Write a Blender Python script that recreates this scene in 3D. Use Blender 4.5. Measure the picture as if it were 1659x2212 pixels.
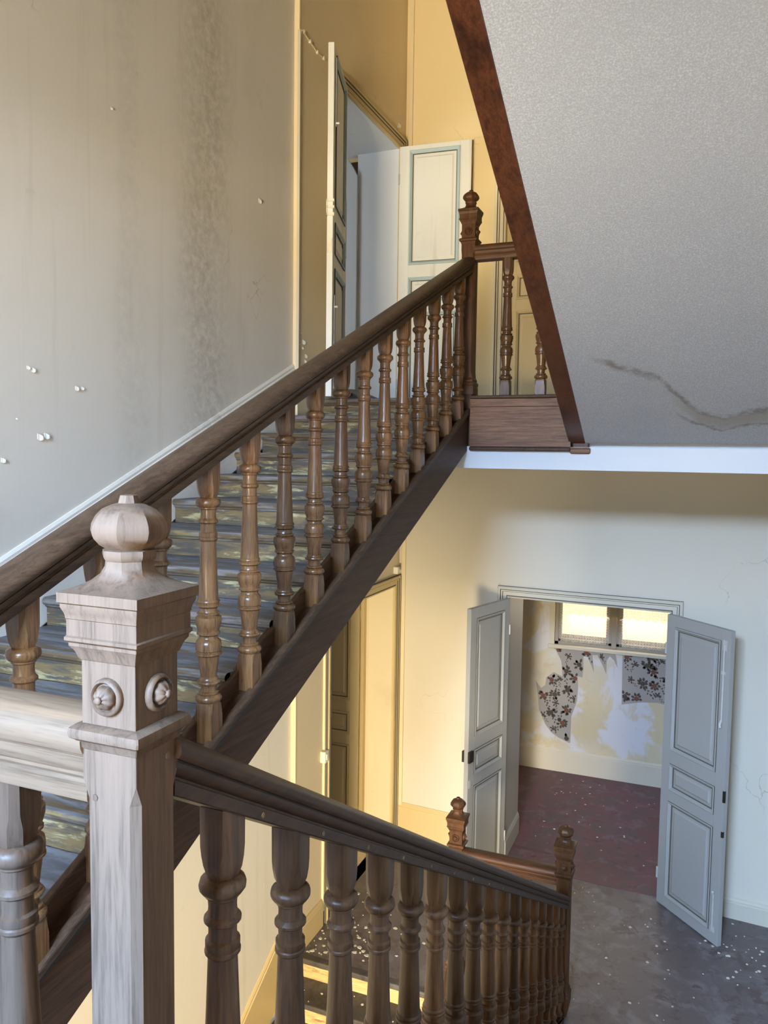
import bpy, bmesh, math, random
from mathutils import Vector, Matrix

for _o in list(bpy.data.objects):
    bpy.data.objects.remove(_o)
SC = bpy.context.scene
COL = SC.collection
rnd = random.Random(7)
E = 3.287            # eye height above the middle landing floor (z = 0)

# ------------------------------------------------------------------ camera
cam_d = bpy.data.cameras.new('camera'); cam = bpy.data.objects.new('camera', cam_d); COL.objects.link(cam)
cam_d.sensor_fit = 'HORIZONTAL'; cam_d.sensor_width = 36.0
cam_d.lens = 1690.0 / 1659.0 * 36.0
cam_d.clip_start = 0.02; cam_d.clip_end = 200
Rm = ((0.92685756, 0.03993816, -0.37328275), (0.37515748, -0.06184215, 0.92489589), (0.01385403, -0.99728656, -0.07230196))
cam.matrix_world = Matrix(((Rm[0][0], -Rm[0][1], -Rm[0][2], 0.0), (Rm[1][0], -Rm[1][1], -Rm[1][2], 0.0),
                           (Rm[2][0], -Rm[2][1], -Rm[2][2], E), (0, 0, 0, 1)))
SC.camera = cam

# ------------------------------------------------------------------ world, sun, window light, exposure
W = bpy.data.worlds.new('sky'); SC.world = W; W.use_nodes = True
bgn = W.node_tree.nodes['Background']; bgn.inputs[0].default_value = (0.72, 0.84, 1.0, 1); bgn.inputs[1].default_value = 0.9

def sun(name, direction, energy, colour, angle=0.01):
    d = bpy.data.lights.new(name, 'SUN'); d.energy = energy; d.color = colour; d.angle = angle
    o = bpy.data.objects.new(name, d); COL.objects.link(o)
    o.rotation_euler = Vector(direction).to_track_quat('-Z', 'Y').to_euler(); o.location = (0, 12, 14)
    return o

def area(name, loc, target, sx, sy, energy, colour, spread=180):
    d = bpy.data.lights.new(name, 'AREA'); d.shape = 'RECTANGLE'; d.size = sx; d.size_y = sy
    d.energy = energy; d.color = colour; d.spread = math.radians(spread)
    o = bpy.data.objects.new(name, d); COL.objects.link(o); o.location = loc
    o.rotation_euler = (Vector(target) - Vector(loc)).to_track_quat('-Z', 'Y').to_euler()
    return o

YB = -2.0            # wall behind the camera with the tall stair window
sun('sun', (-0.80, 0.40, -0.45), 12.0, (1.0, 0.88, 0.68))
# daylight outside the stair window: blue sky from above, sunlit street and house fronts from below
area('stair_window_sky', (-1.0, -6.5, E + 3.4), (-0.8, YB, E + 1.2), 4.4, 2.6, 8100, (0.425, 0.635, 1.0))
area('stair_window_street', (-0.5, -6.0, E - 1.55), (-0.8, YB, E + 0.3), 2.2, 1.2, 1800, (1.0, 0.84, 0.58))
# daylight of the entrance hall below the half landing
area('hall_window_light', (0.1, YB - 1.9, E - 2.45), (-1.2, 4.0, E - 2.2), 1.5, 1.3, 680, (1.0, 0.86, 0.56))
# daylight of the far room's window
area('room_window_light', (-0.72, 8.02, E - 1.35), (-0.72, 6.0, E - 2.3), 1.0, 0.9, 9, (1.0, 0.86, 0.66))
# daylight of the rooms on the left of both landings
area('left_room_window_light', (-4.7, 3.9, E + 1.3), (-2.7, 6.0, E + 1.2), 1.2, 1.4, 32, (0.72, 0.85, 1.0))

SC.view_settings.view_transform = 'Standard'; SC.view_settings.look = 'None'
SC.view_settings.gamma = 1.0; SC.view_settings.use_curve_mapping = False
SC.view_settings.exposure = 0.16

# ------------------------------------------------------------------ materials
MATS = {}
def nt(name):
    m = bpy.data.materials.new(name); m.use_nodes = True
    t = m.node_tree; b = t.nodes['Principled BSDF']
    return m, t, b
def N(t, kind, **kw):
    n = t.nodes.new(kind)
    for k, v in kw.items(): setattr(n, k, v)
    return n
def ramp(t, stops):
    r = N(t, 'ShaderNodeValToRGB'); e = r.color_ramp.elements
    while len(e) < len(stops): e.new(0.5)
    for i, (p, c) in enumerate(stops):
        e[i].position = p; e[i].color = tuple(c) + (1,) if len(c) == 3 else c
    return r
def mixc(t, fac, a, b, blend='MIX'):
    m = N(t, 'ShaderNodeMix', data_type='RGBA', blend_type=blend)
    for s, v in ((0, fac), (6, a), (7, b)):
        if isinstance(v, bpy.types.NodeSocket): t.links.new(v, m.inputs[s])
        elif s == 0: m.inputs[0].default_value = v
        else: m.inputs[s].default_value = tuple(v) + (1,) if len(v) == 3 else v
    return m.outputs[2]
def math_(t, op, a, b=None, c=None):
    m = N(t, 'ShaderNodeMath', operation=op)
    for i, v in enumerate((a, b, c)):
        if v is None: continue
        if isinstance(v, bpy.types.NodeSocket): t.links.new(v, m.inputs[i])
        else: m.inputs[i].default_value = v
    return m.outputs[0]
def coords(t, scale=(1, 1, 1), out='Object'):
    c = N(t, 'ShaderNodeTexCoord'); m = N(t, 'ShaderNodeMapping'); m.inputs['Scale'].default_value = scale
    t.links.new(c.outputs[out], m.inputs[0]); return m.outputs[0]
def noise(t, vec, scale, detail=4, rough=0.55, dist=0.0):
    n = N(t, 'ShaderNodeTexNoise'); n.inputs['Scale'].default_value = scale; n.inputs['Detail'].default_value = detail
    n.inputs['Roughness'].default_value = rough; n.inputs['Distortion'].default_value = dist
    t.links.new(vec, n.inputs['Vector']); return n.outputs['Fac']
def step(t, v, lo, hi):
    m = N(t, 'ShaderNodeMapRange'); m.interpolation_type = 'SMOOTHSTEP'
    m.inputs['From Min'].default_value = lo; m.inputs['From Max'].default_value = hi
    t.links.new(v, m.inputs['Value']); return m.outputs[0]
def bump(t, b, h, strength=0.2, dist=0.01):
    n = N(t, 'ShaderNodeBump'); n.inputs['Strength'].default_value = strength; n.inputs['Distance'].default_value = dist
    t.links.new(h, n.inputs['Height']); t.links.new(n.outputs[0], b.inputs['Normal'])

def paint(name, col, dirt=(0.45, 0.38, 0.27), dirt_amt=0.35, crack=0.0, grain=0.12, rough=0.75, scale=1.0, streak=0.0, mould=None, cstretch=(1, 1, 1)):
    m, t, b = nt(name)
    v = coords(t, (scale,) * 3)
    big = noise(t, v, 0.9, 6, 0.6, 0.4); fine = noise(t, v, 140, 3); mid = noise(t, v, 9, 6, 0.65)
    c = mixc(t, math_(t, 'MULTIPLY', step(t, big, 0.5, 0.8), dirt_amt), col, dirt)
    c = mixc(t, math_(t, 'MULTIPLY', step(t, mid, 0.62, 0.78), dirt_amt * 0.6), c, dirt)
    if streak:
        sv = coords(t, (5, 5, 0.25)); s = noise(t, sv, 2.2, 5, 0.6)
        c = mixc(t, math_(t, 'MULTIPLY', step(t, s, 0.55, 0.75), streak), c, dirt)
    if mould:
        sp = N(t, 'ShaderNodeSeparateXYZ'); t.links.new(v, sp.inputs[0])
        wob = noise(t, coords(t, (2, 2, 0.7)), 1.5, 5, 0.6); spk = noise(t, v, 22, 6, 0.75)
        for yc, wd, am in mould:
            d = math_(t, 'ABSOLUTE', math_(t, 'SUBTRACT', math_(t, 'ADD', sp.outputs[1], math_(t, 'MULTIPLY', wob, 0.35)), yc + 0.175))
            bnd = math_(t, 'SUBTRACT', 1.0, step(t, d, 0.0, wd))
            c = mixc(t, math_(t, 'MULTIPLY', math_(t, 'MULTIPLY', bnd, step(t, spk, 0.25, 0.7)), math_(t, 'MULTIPLY', step(t, sp.outputs[2], E - 0.9, E - 0.2), am)), c, (0.25, 0.22, 0.15))
    h = math_(t, 'ADD', math_(t, 'MULTIPLY', fine, 0.15), math_(t, 'MULTIPLY', mid, 0.5))
    if crack:
        vo = N(t, 'ShaderNodeTexVoronoi', feature='DISTANCE_TO_EDGE'); vo.inputs['Scale'].default_value = 1.7
        dn = N(t, 'ShaderNodeTexNoise'); dn.inputs['Scale'].default_value = 3.0; dn.inputs['Detail'].default_value = 6
        t.links.new(v, dn.inputs['Vector'])
        add = N(t, 'ShaderNodeVectorMath', operation='MULTIPLY_ADD'); add.inputs[1].default_value = (0.5, 0.5, 0.5)
        t.links.new(dn.outputs['Color'], add.inputs[0]); t.links.new(coords(t, cstretch), add.inputs[2]); t.links.new(add.outputs[0], vo.inputs['Vector'])
        line = math_(t, 'SUBTRACT', 1.0, step(t, vo.outputs['Distance'], 0.0, 0.006))
        mask = step(t, noise(t, v, 0.8, 3), 0.56, 0.66)
        line = math_(t, 'MULTIPLY', line, mask)
        c = mixc(t, math_(t, 'MULTIPLY', line, crack), c, (0.22, 0.16, 0.10))
        h = math_(t, 'SUBTRACT', h, math_(t, 'MULTIPLY', line, 1.2))
    t.links.new(c, b.inputs['Base Color']); b.inputs['Roughness'].default_value = rough
    b.inputs['Specular IOR Level'].default_value = 0.25
    bump(t, b, h, grain, 0.01)
    return m

def oak(name, dark, light, axis='z', rough=0.42, vary=0.35, side_tone=None, spec=0.25, wear=0.25):
    m, t, b = nt(name)
    s = {'x': (1.2, 22, 22), 'y': (22, 1.2, 22), 'z': (22, 22, 1.2)}[axis]
    c = N(t, 'ShaderNodeTexCoord'); oi = N(t, 'ShaderNodeObjectInfo')
    off = N(t, 'ShaderNodeVectorMath', operation='ADD'); t.links.new(c.outputs['Object'], off.inputs[0])
    k = N(t, 'ShaderNodeVectorMath', operation='SCALE'); k.inputs[0].default_value = (3.1, 5.7, 7.3); t.links.new(oi.outputs['Random'], k.inputs['Scale'])
    t.links.new(k.outputs[0], off.inputs[1])
    mp = N(t, 'ShaderNodeMapping'); mp.inputs['Scale'].default_value = s; t.links.new(off.outputs[0], mp.inputs[0])
    g = noise(t, mp.outputs[0], 2.6, 7, 0.7, 0.7)
    mp2 = N(t, 'ShaderNodeMapping'); mp2.inputs['Scale'].default_value = tuple(q * 4 for q in s); t.links.new(off.outputs[0], mp2.inputs[0])
    g2 = noise(t, mp2.outputs[0], 3.0, 3, 0.6)
    gg = math_(t, 'ADD', math_(t, 'MULTIPLY', g, 0.7), math_(t, 'MULTIPLY', g2, 0.3))
    col = ramp(t, [(0.33, dark), (0.50, tuple((a + d) / 2 for a, d in zip(dark, light))), (0.68, light)]); t.links.new(gg, col.inputs[0])
    cc = col.outputs[0]
    big = noise(t, off.outputs[0], 5.0, 5, 0.65)
    cc = mixc(t, math_(t, 'MULTIPLY', step(t, big, 0.52, 0.72), wear), cc, tuple(q * 0.35 for q in dark))
    if side_tone:
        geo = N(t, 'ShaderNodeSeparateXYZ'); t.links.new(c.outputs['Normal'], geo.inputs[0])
        f = step(t, math_(t, 'MULTIPLY', geo.outputs[1], -1.0), 0.15, 0.75)  # near-side and upward faces blend to a separate greyer tone
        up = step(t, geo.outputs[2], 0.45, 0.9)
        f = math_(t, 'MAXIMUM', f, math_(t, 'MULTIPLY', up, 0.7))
        bl = ramp(t, [(0.36, tuple(q * 0.55 for q in side_tone)), (0.50, side_tone), (0.70, tuple(min(1, q * 1.15) for q in side_tone))]); t.links.new(gg, bl.inputs[0])
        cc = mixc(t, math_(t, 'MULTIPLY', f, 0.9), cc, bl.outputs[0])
    lo = math_(t, 'MULTIPLY_ADD', oi.outputs['Random'], vary, 1.0 - vary * 0.5)
    hs = N(t, 'ShaderNodeHueSaturation'); t.links.new(lo, hs.inputs['Value']); t.links.new(cc, hs.inputs['Color'])
    t.links.new(hs.outputs[0], b.inputs['Base Color'])
    b.inputs['Roughness'].default_value = rough; b.inputs['Specular IOR Level'].default_value = spec
    bump(t, b, gg, 0.16, 0.004)
    return m

def worn(name, base, a, c2, axis='x', rough=0.65, thr=0.5, spec=0.3):
    """paint worn through along the board: base paint, patches of a and c2"""
    m, t, b = nt(name)
    s = {'x': (1.3, 7, 9), 'y': (7, 1.3, 9), 'z': (5, 5, 0.5), 'n': (2, 2, 2)}[axis]
    oi = N(t, 'ShaderNodeObjectInfo'); c = N(t, 'ShaderNodeTexCoord')
    k = N(t, 'ShaderNodeVectorMath', operation='SCALE'); k.inputs[0].default_value = (9.1, 3.7, 5.3); t.links.new(oi.outputs['Random'], k.inputs['Scale'])
    off = N(t, 'ShaderNodeVectorMath', operation='ADD'); t.links.new(c.outputs['Object'], off.inputs[0]); t.links.new(k.outputs[0], off.inputs[1])
    mp = N(t, 'ShaderNodeMapping'); mp.inputs['Scale'].default_value = s; t.links.new(off.outputs[0], mp.inputs[0])
    v = mp.outputs[0]
    n1 = noise(t, v, 2.4, 8, 0.68, 0.5); n2 = noise(t, v, 5.5, 8, 0.7, 0.8)
    k2 = N(t, 'ShaderNodeVectorMath', operation='ADD'); k2.inputs[1].default_value = (13, 5, 2); t.links.new(v, k2.inputs[0])
    n3 = noise(t, k2.outputs[0], 3.4, 8, 0.7, 0.4)
    cc = mixc(t, step(t, n1, thr - 0.06, thr + 0.10), base, a)
    cc = mixc(t, step(t, n3, 0.53, 0.62), cc, c2)
    cc = mixc(t, math_(t, 'MULTIPLY', step(t, n2, 0.55, 0.7), 0.6), cc, tuple(q * 0.4 for q in base))
    t.links.new(cc, b.inputs['Base Color']); b.inputs['Roughness'].default_value = rough; b.inputs['Specular IOR Level'].default_value = spec
    bump(t, b, math_(t, 'ADD', n1, n2), 0.35, 0.004)
    return m

def plain(name, col, rough=0.5, metal=0.0, spec=0.4):
    m, t, b = nt(name)
    v = coords(t); n = noise(t, v, 30, 5, 0.6)
    t.links.new(mixc(t, math_(t, 'MULTIPLY', step(t, n, 0.45, 0.75), 0.35), col, tuple(q * 0.6 for q in col)), b.inputs['Base Color'])
    b.inputs['Roughness'].default_value = rough; b.inputs['Metallic'].default_value = metal; b.inputs['Specular IOR Level'].default_value = spec
    return m

M = {}
M['wall_up'] = paint('wall_yellow', (0.82, 0.66, 0.37), dirt=(0.55, 0.40, 0.20), dirt_amt=0.15, crack=0.3)
M['wall_side'] = paint('wall_cream_side', (0.74, 0.61, 0.40), dirt=(0.50, 0.38, 0.22), dirt_amt=0.25, crack=0.2)
M['wall'] = paint('wall_cream', (0.82, 0.76, 0.65), dirt=(0.47, 0.38, 0.26), dirt_amt=0.34, crack=0.35, streak=0.22, mould=((3.42, 0.34, 0.42), (2.85, 0.14, 0.15)), cstretch=(1.0, 1.1, 0.28))
M['wall_far'] = paint('wall_cream_far', (0.68, 0.61, 0.485), dirt=(0.55, 0.42, 0.25), dirt_amt=0.18, crack=0.45)
M['cream_trim'] = paint('cream_trim', (0.78, 0.65, 0.42), dirt=(0.38, 0.29, 0.16), dirt_amt=0.3, grain=0.08, rough=0.5)
M['ochre_trim'] = paint('ochre_trim', (0.66, 0.50, 0.25), dirt=(0.34, 0.25, 0.11), dirt_amt=0.35, grain=0.08, rough=0.5)
M['pale_trim'] = paint('pale_trim', (0.60, 0.54, 0.42), dirt=(0.45, 0.40, 0.30), dirt_amt=0.3, grain=0.08, rough=0.55)
M['white'] = paint('white_plaster', (0.64, 0.65, 0.65), dirt=(0.6, 0.6, 0.58), dirt_amt=0.12, grain=0.1)
M['door_grey'] = paint('door_grey_white', (0.37, 0.36, 0.33), dirt=(0.40, 0.37, 0.32), dirt_amt=0.25, grain=0.08, rough=0.55, streak=0.2)
M['door_white'] = paint('door_white', (0.78, 0.77, 0.70), dirt=(0.45, 0.41, 0.33), dirt_amt=0.35, grain=0.1, rough=0.55, streak=0.45)
M['door_blue'] = paint('door_blue_moulding', (0.47, 0.58, 0.58), dirt=(0.30, 0.36, 0.36), dirt_amt=0.35, grain=0.08, rough=0.55)
M['door_yellow'] = paint('door_yellow', (0.66, 0.51, 0.27), dirt=(0.38, 0.28, 0.13), dirt_amt=0.3, grain=0.08, rough=0.5)
M['reveal_white'] = paint('reveal_white', (0.74, 0.75, 0.75), dirt=(0.5, 0.48, 0.44), dirt_amt=0.3, grain=0.1)
M['oak_c'] = oak('oak_baluster_lit', (0.050, 0.020, 0.007), (0.225, 0.112, 0.042), 'z', rough=0.27, vary=0.8, spec=0.5)  # lighter copy of the baluster oak, light on it put into the colour
M['oak_b'] = oak('oak_baluster_shaded', (0.032, 0.014, 0.006), (0.135, 0.066, 0.029), 'z', rough=0.36, vary=0.7, spec=0.35)  # darker copy of the same oak, weaker light put into the colour
M['oak_near'] = oak('oak_grey_sided', (0.040, 0.018, 0.008), (0.155, 0.080, 0.036), 'z', rough=0.55, vary=0.0, side_tone=(0.132, 0.099, 0.074), wear=0.15)
M['oak_near_b'] = oak('oak_half_grey', (0.030, 0.013, 0.006), (0.125, 0.062, 0.028), 'z', rough=0.45, vary=0.0, side_tone=(0.075, 0.056, 0.042), wear=0.2)
M['oak_near_x'] = oak('oak_grey_rail', (0.16, 0.085, 0.04), (0.36, 0.22, 0.12), 'x', rough=0.55, vary=0.0, side_tone=(0.135, 0.104, 0.074), wear=0.15)
M['oak_newel'] = oak('oak_newel', (0.030, 0.012, 0.005), (0.120, 0.052, 0.020), 'z', rough=0.42, vary=0.2)
M['oak_rail_y'] = oak('oak_rail', (0.030, 0.016, 0.009), (0.120, 0.070, 0.040), 'y', rough=0.48, vary=0.0)
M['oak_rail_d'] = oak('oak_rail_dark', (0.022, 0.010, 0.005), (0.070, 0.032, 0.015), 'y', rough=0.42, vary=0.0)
M['oak_rail_x'] = oak('oak_rail_cross', (0.030, 0.012, 0.006), (0.125, 0.055, 0.024), 'x', rough=0.45, vary=0.0)
M['oak_string'] = oak('oak_string', (0.030, 0.014, 0.007), (0.100, 0.050, 0.026), 'y', rough=0.5, vary=0.1)
M['oak_string_red'] = oak('oak_string_red', (0.024, 0.007, 0.003), (0.105, 0.034, 0.012), 'y', rough=0.30, vary=0.0, spec=0.5, wear=0.7)
M['oak_apron'] = oak('oak_apron', (0.060, 0.026, 0.013), (0.270, 0.140, 0.075), 'x', rough=0.5, vary=0.0, wear=0.1)
M['dark_bead'] = plain('dark_bead', (0.035, 0.030, 0.028), 0.5)
M['tread'] = worn('tread_worn', (0.10, 0.095, 0.095), (0.185, 0.18, 0.185), (0.12, 0.085, 0.05), 'x', rough=0.58, thr=0.5, spec=0.3)
M['nosing'] = worn('nosing_worn', (0.115, 0.075, 0.040), (0.20, 0.175, 0.155), (0.23, 0.155, 0.055), 'x', rough=0.5, thr=0.52)
M['riser'] = worn('riser_worn', (0.18, 0.115, 0.045), (0.075, 0.060, 0.045), (0.36, 0.29, 0.14), 'x', rough=0.6, thr=0.47)
M['riser_a'] = worn('riser_lower', (0.58, 0.44, 0.19), (0.32, 0.15, 0.06), (0.66, 0.52, 0.26), 'x', rough=0.6, thr=0.56)
M['tread_a'] = worn('tread_lower', (0.085, 0.070, 0.060), (0.125, 0.110, 0.100), (0.06, 0.05, 0.045), 'n', rough=0.55)
M['floor'] = worn('floor_painted', (0.145, 0.115, 0.108), (0.205, 0.180, 0.175), (0.115, 0.082, 0.078), 'n', rough=0.42, thr=0.53, spec=0.4)
M['floor_room'] = worn('floor_red', (0.165, 0.075, 0.085), (0.125, 0.085, 0.088), (0.18, 0.115, 0.132), 'n', rough=0.5, thr=0.5)
M['flake'] = plain('paint_chip', (0.72, 0.66, 0.54), 0.7)
M['groove'] = plain('groove_dark', (0.13, 0.115, 0.085), 0.8)  # dark tone for the narrow step faces of mouldings and casings
M['iron'] = plain('iron', (0.045, 0.040, 0.036), 0.45, 0.6)
M['paint_iron'] = plain('painted_iron', (0.55, 0.54, 0.50), 0.45, 0.1)
M['plastic'] = plain('cream_plastic', (0.80, 0.76, 0.64), 0.4)
M['lino'] = plain('linoleum', (0.13, 0.125, 0.12), 0.55)
M['dark_wood'] = plain('dark_wood', (0.045, 0.026, 0.018), 0.5)
M['frame_grey'] = paint('window_frame_grey', (0.34, 0.30, 0.24), dirt=(0.18, 0.15, 0.11), dirt_amt=0.5, grain=0.1)
M['facade'] = paint('facade_ochre', (0.90, 0.76, 0.54), dirt=(0.6, 0.45, 0.28), dirt_amt=0.3)
M['parapet'] = paint('parapet_grey', (0.16, 0.15, 0.15), dirt=(0.1, 0.1, 0.1), dirt_amt=0.3)
M['paper'] = paint('wallpaper', (0.36, 0.32, 0.285), dirt=(0.42, 0.37, 0.31), dirt_amt=0.35, grain=0.05, scale=3)
M['print_leaf'] = plain('print_leaf', (0.075, 0.058, 0.040), 0.7)
M['print_rose'] = plain('print_rose', (0.17, 0.062, 0.036), 0.7)

def soffit_mat():
    m, t, b = nt('soffit_plaster')
    v = coords(t)
    sv = coords(t, (1, 0.16, 0.16))
    w = N(t, 'ShaderNodeTexNoise'); w.inputs['Scale'].default_value = 230; w.inputs['Detail'].default_value = 3; t.links.new(sv, w.inputs['Vector'])
    f = noise(t, v, 190, 4, 0.7); big = noise(t, v, 1.4, 6, 0.6, 0.3)
    c = mixc(t, step(t, f, 0.40, 0.72), (0.285, 0.295, 0.315), (0.435, 0.45, 0.475))
    c = mixc(t, math_(t, 'MULTIPLY', step(t, big, 0.45, 0.7), 0.35), c, (0.28, 0.29, 0.315))
    # tide mark of an old leak, wandering across the low end of the slope
    sp = N(t, 'ShaderNodeSeparateXYZ'); t.links.new(v, sp.inputs[0])
    wig = math_(t, 'MULTIPLY', math_(t, 'SUBTRACT', noise(t, v, 14, 5, 0.65), 0.5), 0.10)
    def curve(pts):
        r = ramp(t, [((x + 0.6) / 1.0, ((y - 3.6),) * 3) for x, y in pts])
        t.links.new(math_(t, 'ADD', sp.outputs[0], 0.6), r.inputs[0])
        return math_(t, 'SUBTRACT', math_(t, 'ADD', sp.outputs[1], wig), math_(t, 'ADD', r.outputs[0], 3.6))
    d1 = curve([(-.48, 3.70), (-.36, 3.775), (-.20, 3.855), (-.125, 3.99), (-.02, 4.15), (.086, 4.20), (.283, 4.14)])
    d2 = curve([(-.30, 3.98), (-.16, 4.10), (-.083, 4.22), (.092, 4.325), (.20, 4.27), (.30, 4.265)])
    xm = step(t, sp.outputs[0], -0.52, -0.40); xr = step(t, sp.outputs[0], -0.22, 0.0)
    l1 = math_(t, 'SUBTRACT', 1.0, step(t, math_(t, 'ABSOLUTE', d1), 0.004, 0.045))
    wide = math_(t, 'MULTIPLY', step(t, d1, 0.0, 0.02), math_(t, 'SUBTRACT', 1.0, step(t, d1, 0.06, 0.14)))
    l2 = math_(t, 'SUBTRACT', 1.0, step(t, math_(t, 'ABSOLUTE', d2), 0.003, 0.022))
    sk = step(t, noise(t, v, 11, 5, 0.7), 0.30, 0.62)
    c = mixc(t, math_(t, 'MULTIPLY', math_(t, 'MULTIPLY', wide, xr), 0.55), c, (0.21, 0.19, 0.14))
    c = mixc(t, math_(t, 'MULTIPLY', math_(t, 'MULTIPLY', l1, xm), math_(t, 'MULTIPLY', sk, 0.75)), c, (0.13, 0.115, 0.10))
    c = mixc(t, math_(t, 'MULTIPLY', math_(t, 'MULTIPLY', l2, xr), math_(t, 'MULTIPLY', sk, 0.7)), c, (0.12, 0.105, 0.10))
    t.links.new(c, b.inputs['Base Color']); b.inputs['Roughness'].default_value = 0.85; b.inputs['Specular IOR Level'].default_value = 0.2
    bump(t, b, math_(t, 'ADD', w.outputs['Fac'], f), 0.28, 0.004)
    return m
M['soffit'] = soffit_mat()

def room_wall_mat():
    m, t, b = nt('room_wall_stripped')
    v = coords(t)
    n1 = noise(t, v, 1.9, 8, 0.62, 0.6); n2 = noise(t, v, 5, 8, 0.7, 0.3); n3 = noise(t, v, 1.1, 4)
    sv = coords(t, (4, 4, 0.5)); st = noise(t, sv, 3, 5)
    c = mixc(t, step(t, n3, 0.40, 0.62), (0.60, 0.50, 0.31), (0.60, 0.56, 0.47))
    c = mixc(t, step(t, n1, 0.50, 0.56), c, (0.62, 0.60, 0.60))
    c = mixc(t, math_(t, 'MULTIPLY', step(t, n2, 0.55, 0.7), 0.4), c, (0.48, 0.38, 0.22))
    c = mixc(t, math_(t, 'MULTIPLY', step(t, st, 0.58, 0.72), 0.35), c, (0.45, 0.34, 0.17))
    t.links.new(c, b.inputs['Base Color']); b.inputs['Roughness'].default_value = 0.85
    bump(t, b, math_(t, 'ADD', n1, n2), 0.15, 0.006)
    return m
M['room_wall'] = room_wall_mat()

def lace_mat():
    m, t, b = nt('lace')
    v = coords(t, (1, 0, 1))
    vo = N(t, 'ShaderNodeTexVoronoi'); vo.inputs['Scale'].default_value = 36; vo.inputs['Randomness'].default_value = 0.15
    t.links.new(v, vo.inputs['Vector'])
    ring = math_(t, 'ABSOLUTE', math_(t, 'SUBTRACT', vo.outputs['Distance'], 0.33))
    ring = math_(t, 'SUBTRACT', 1.0, step(t, ring, 0.04, 0.12))
    b.inputs['Base Color'].default_value = (0.80, 0.77, 0.72, 1); b.inputs['Roughness'].default_value = 0.9
    tr = N(t, 'ShaderNodeBsdfTranslucent'); tr.inputs[0].default_value = (0.85, 0.82, 0.76, 1)
    tp = N(t, 'ShaderNodeBsdfTransparent'); mx = N(t, 'ShaderNodeMixShader'); mx2 = N(t, 'ShaderNodeMixShader')
    mx.inputs[0].default_value = 0.5; t.links.new(b.outputs[0], mx.inputs[1]); t.links.new(tr.outputs[0], mx.inputs[2])
    t.links.new(math_(t, 'MULTIPLY_ADD', ring, 0.45, 0.26), mx2.inputs[0]); t.links.new(tp.outputs[0], mx2.inputs[1]); t.links.new(mx.outputs[0], mx2.inputs[2])
    t.links.new(mx2.outputs[0], t.nodes['Material Output'].inputs[0])
    return m
M['lace'] = lace_mat()
def glass_mat():
    m, t, b = nt('window_glass')
    tp = N(t, 'ShaderNodeBsdfTransparent'); gl = N(t, 'ShaderNodeBsdfGlossy'); gl.inputs['Roughness'].default_value = 0.05
    mx = N(t, 'ShaderNodeMixShader'); mx.inputs[0].default_value = 0.06
    t.links.new(tp.outputs[0], mx.inputs[1]); t.links.new(gl.outputs[0], mx.inputs[2]); t.links.new(mx.outputs[0], t.nodes['Material Output'].inputs[0])
    return m
M['glass'] = glass_mat()

# ------------------------------------------------------------------ mesh helpers
class MB:
    def __init__(s): s.v = []; s.f = []; s.mi = []
    def add(s, v, f, mi=0):
        n = len(s.v); s.v += [tuple(p) for p in v]; s.f += [tuple(i + n for i in q) for q in f]; s.mi += [mi] * len(f); return s
    def box(s, x0, x1, y0, y1, z0, z1, P=None, mi=0):
        c = [(x, y, z) for x in (x0, x1) for y in (y0, y1) for z in (z0, z1)]
        if P: c = [P(*p) for p in c]
        return s.add(c, [(0, 1, 3, 2), (4, 6, 7, 5), (0, 4, 5, 1), (2, 3, 7, 6), (0, 2, 6, 4), (1, 5, 7, 3)], mi)
    def prism(s, prof, a, b, P, mi=0, dark=()):
        """closed 2-D profile (p,q) swept from a to b; P(t,p,q) -> world"""
        n = len(prof)
        v = [P(a, *q) for q in prof] + [P(b, *q) for q in prof]
        f = [(i, (i + 1) % n, n + (i + 1) % n, n + i) for i in range(n)] + [tuple(range(n))[::-1], tuple(range(n, 2 * n))]
        s.add(v, f, mi)
        for i in dark: s.mi[len(s.mi) - len(f) + i] = 1
        return s
    def loft(s, rings, cap=True, mi=0):
        n = len(rings[0]); v = [p for r in rings for p in r]; f = []
        for k in range(len(rings) - 1):
            for i in range(n):
                j = (i + 1) % n; f.append((k * n + i, k * n + j, (k + 1) * n + j, (k + 1) * n + i))
        if cap: f += [tuple(range(n))[::-1], tuple(range((len(rings) - 1) * n, len(rings) * n))]
        return s.add(v, f, mi)
    def tube(s, pts, r, n=8, mi=0):
        rings = []
        for i, p in enumerate(pts):
            p = Vector(p); d = (Vector(pts[min(i + 1, len(pts) - 1)]) - Vector(pts[max(i - 1, 0)])).normalized()
            a = d.orthogonal().normalized() if i == 0 else (a - d * a.dot(d)).normalized()
            bb = d.cross(a)
            rings.append([tuple(p + a * r * math.cos(2 * math.pi * k / n) + bb * r * math.sin(2 * math.pi * k / n)) for k in range(n)])
        return s.loft(rings, True, mi)

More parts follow.
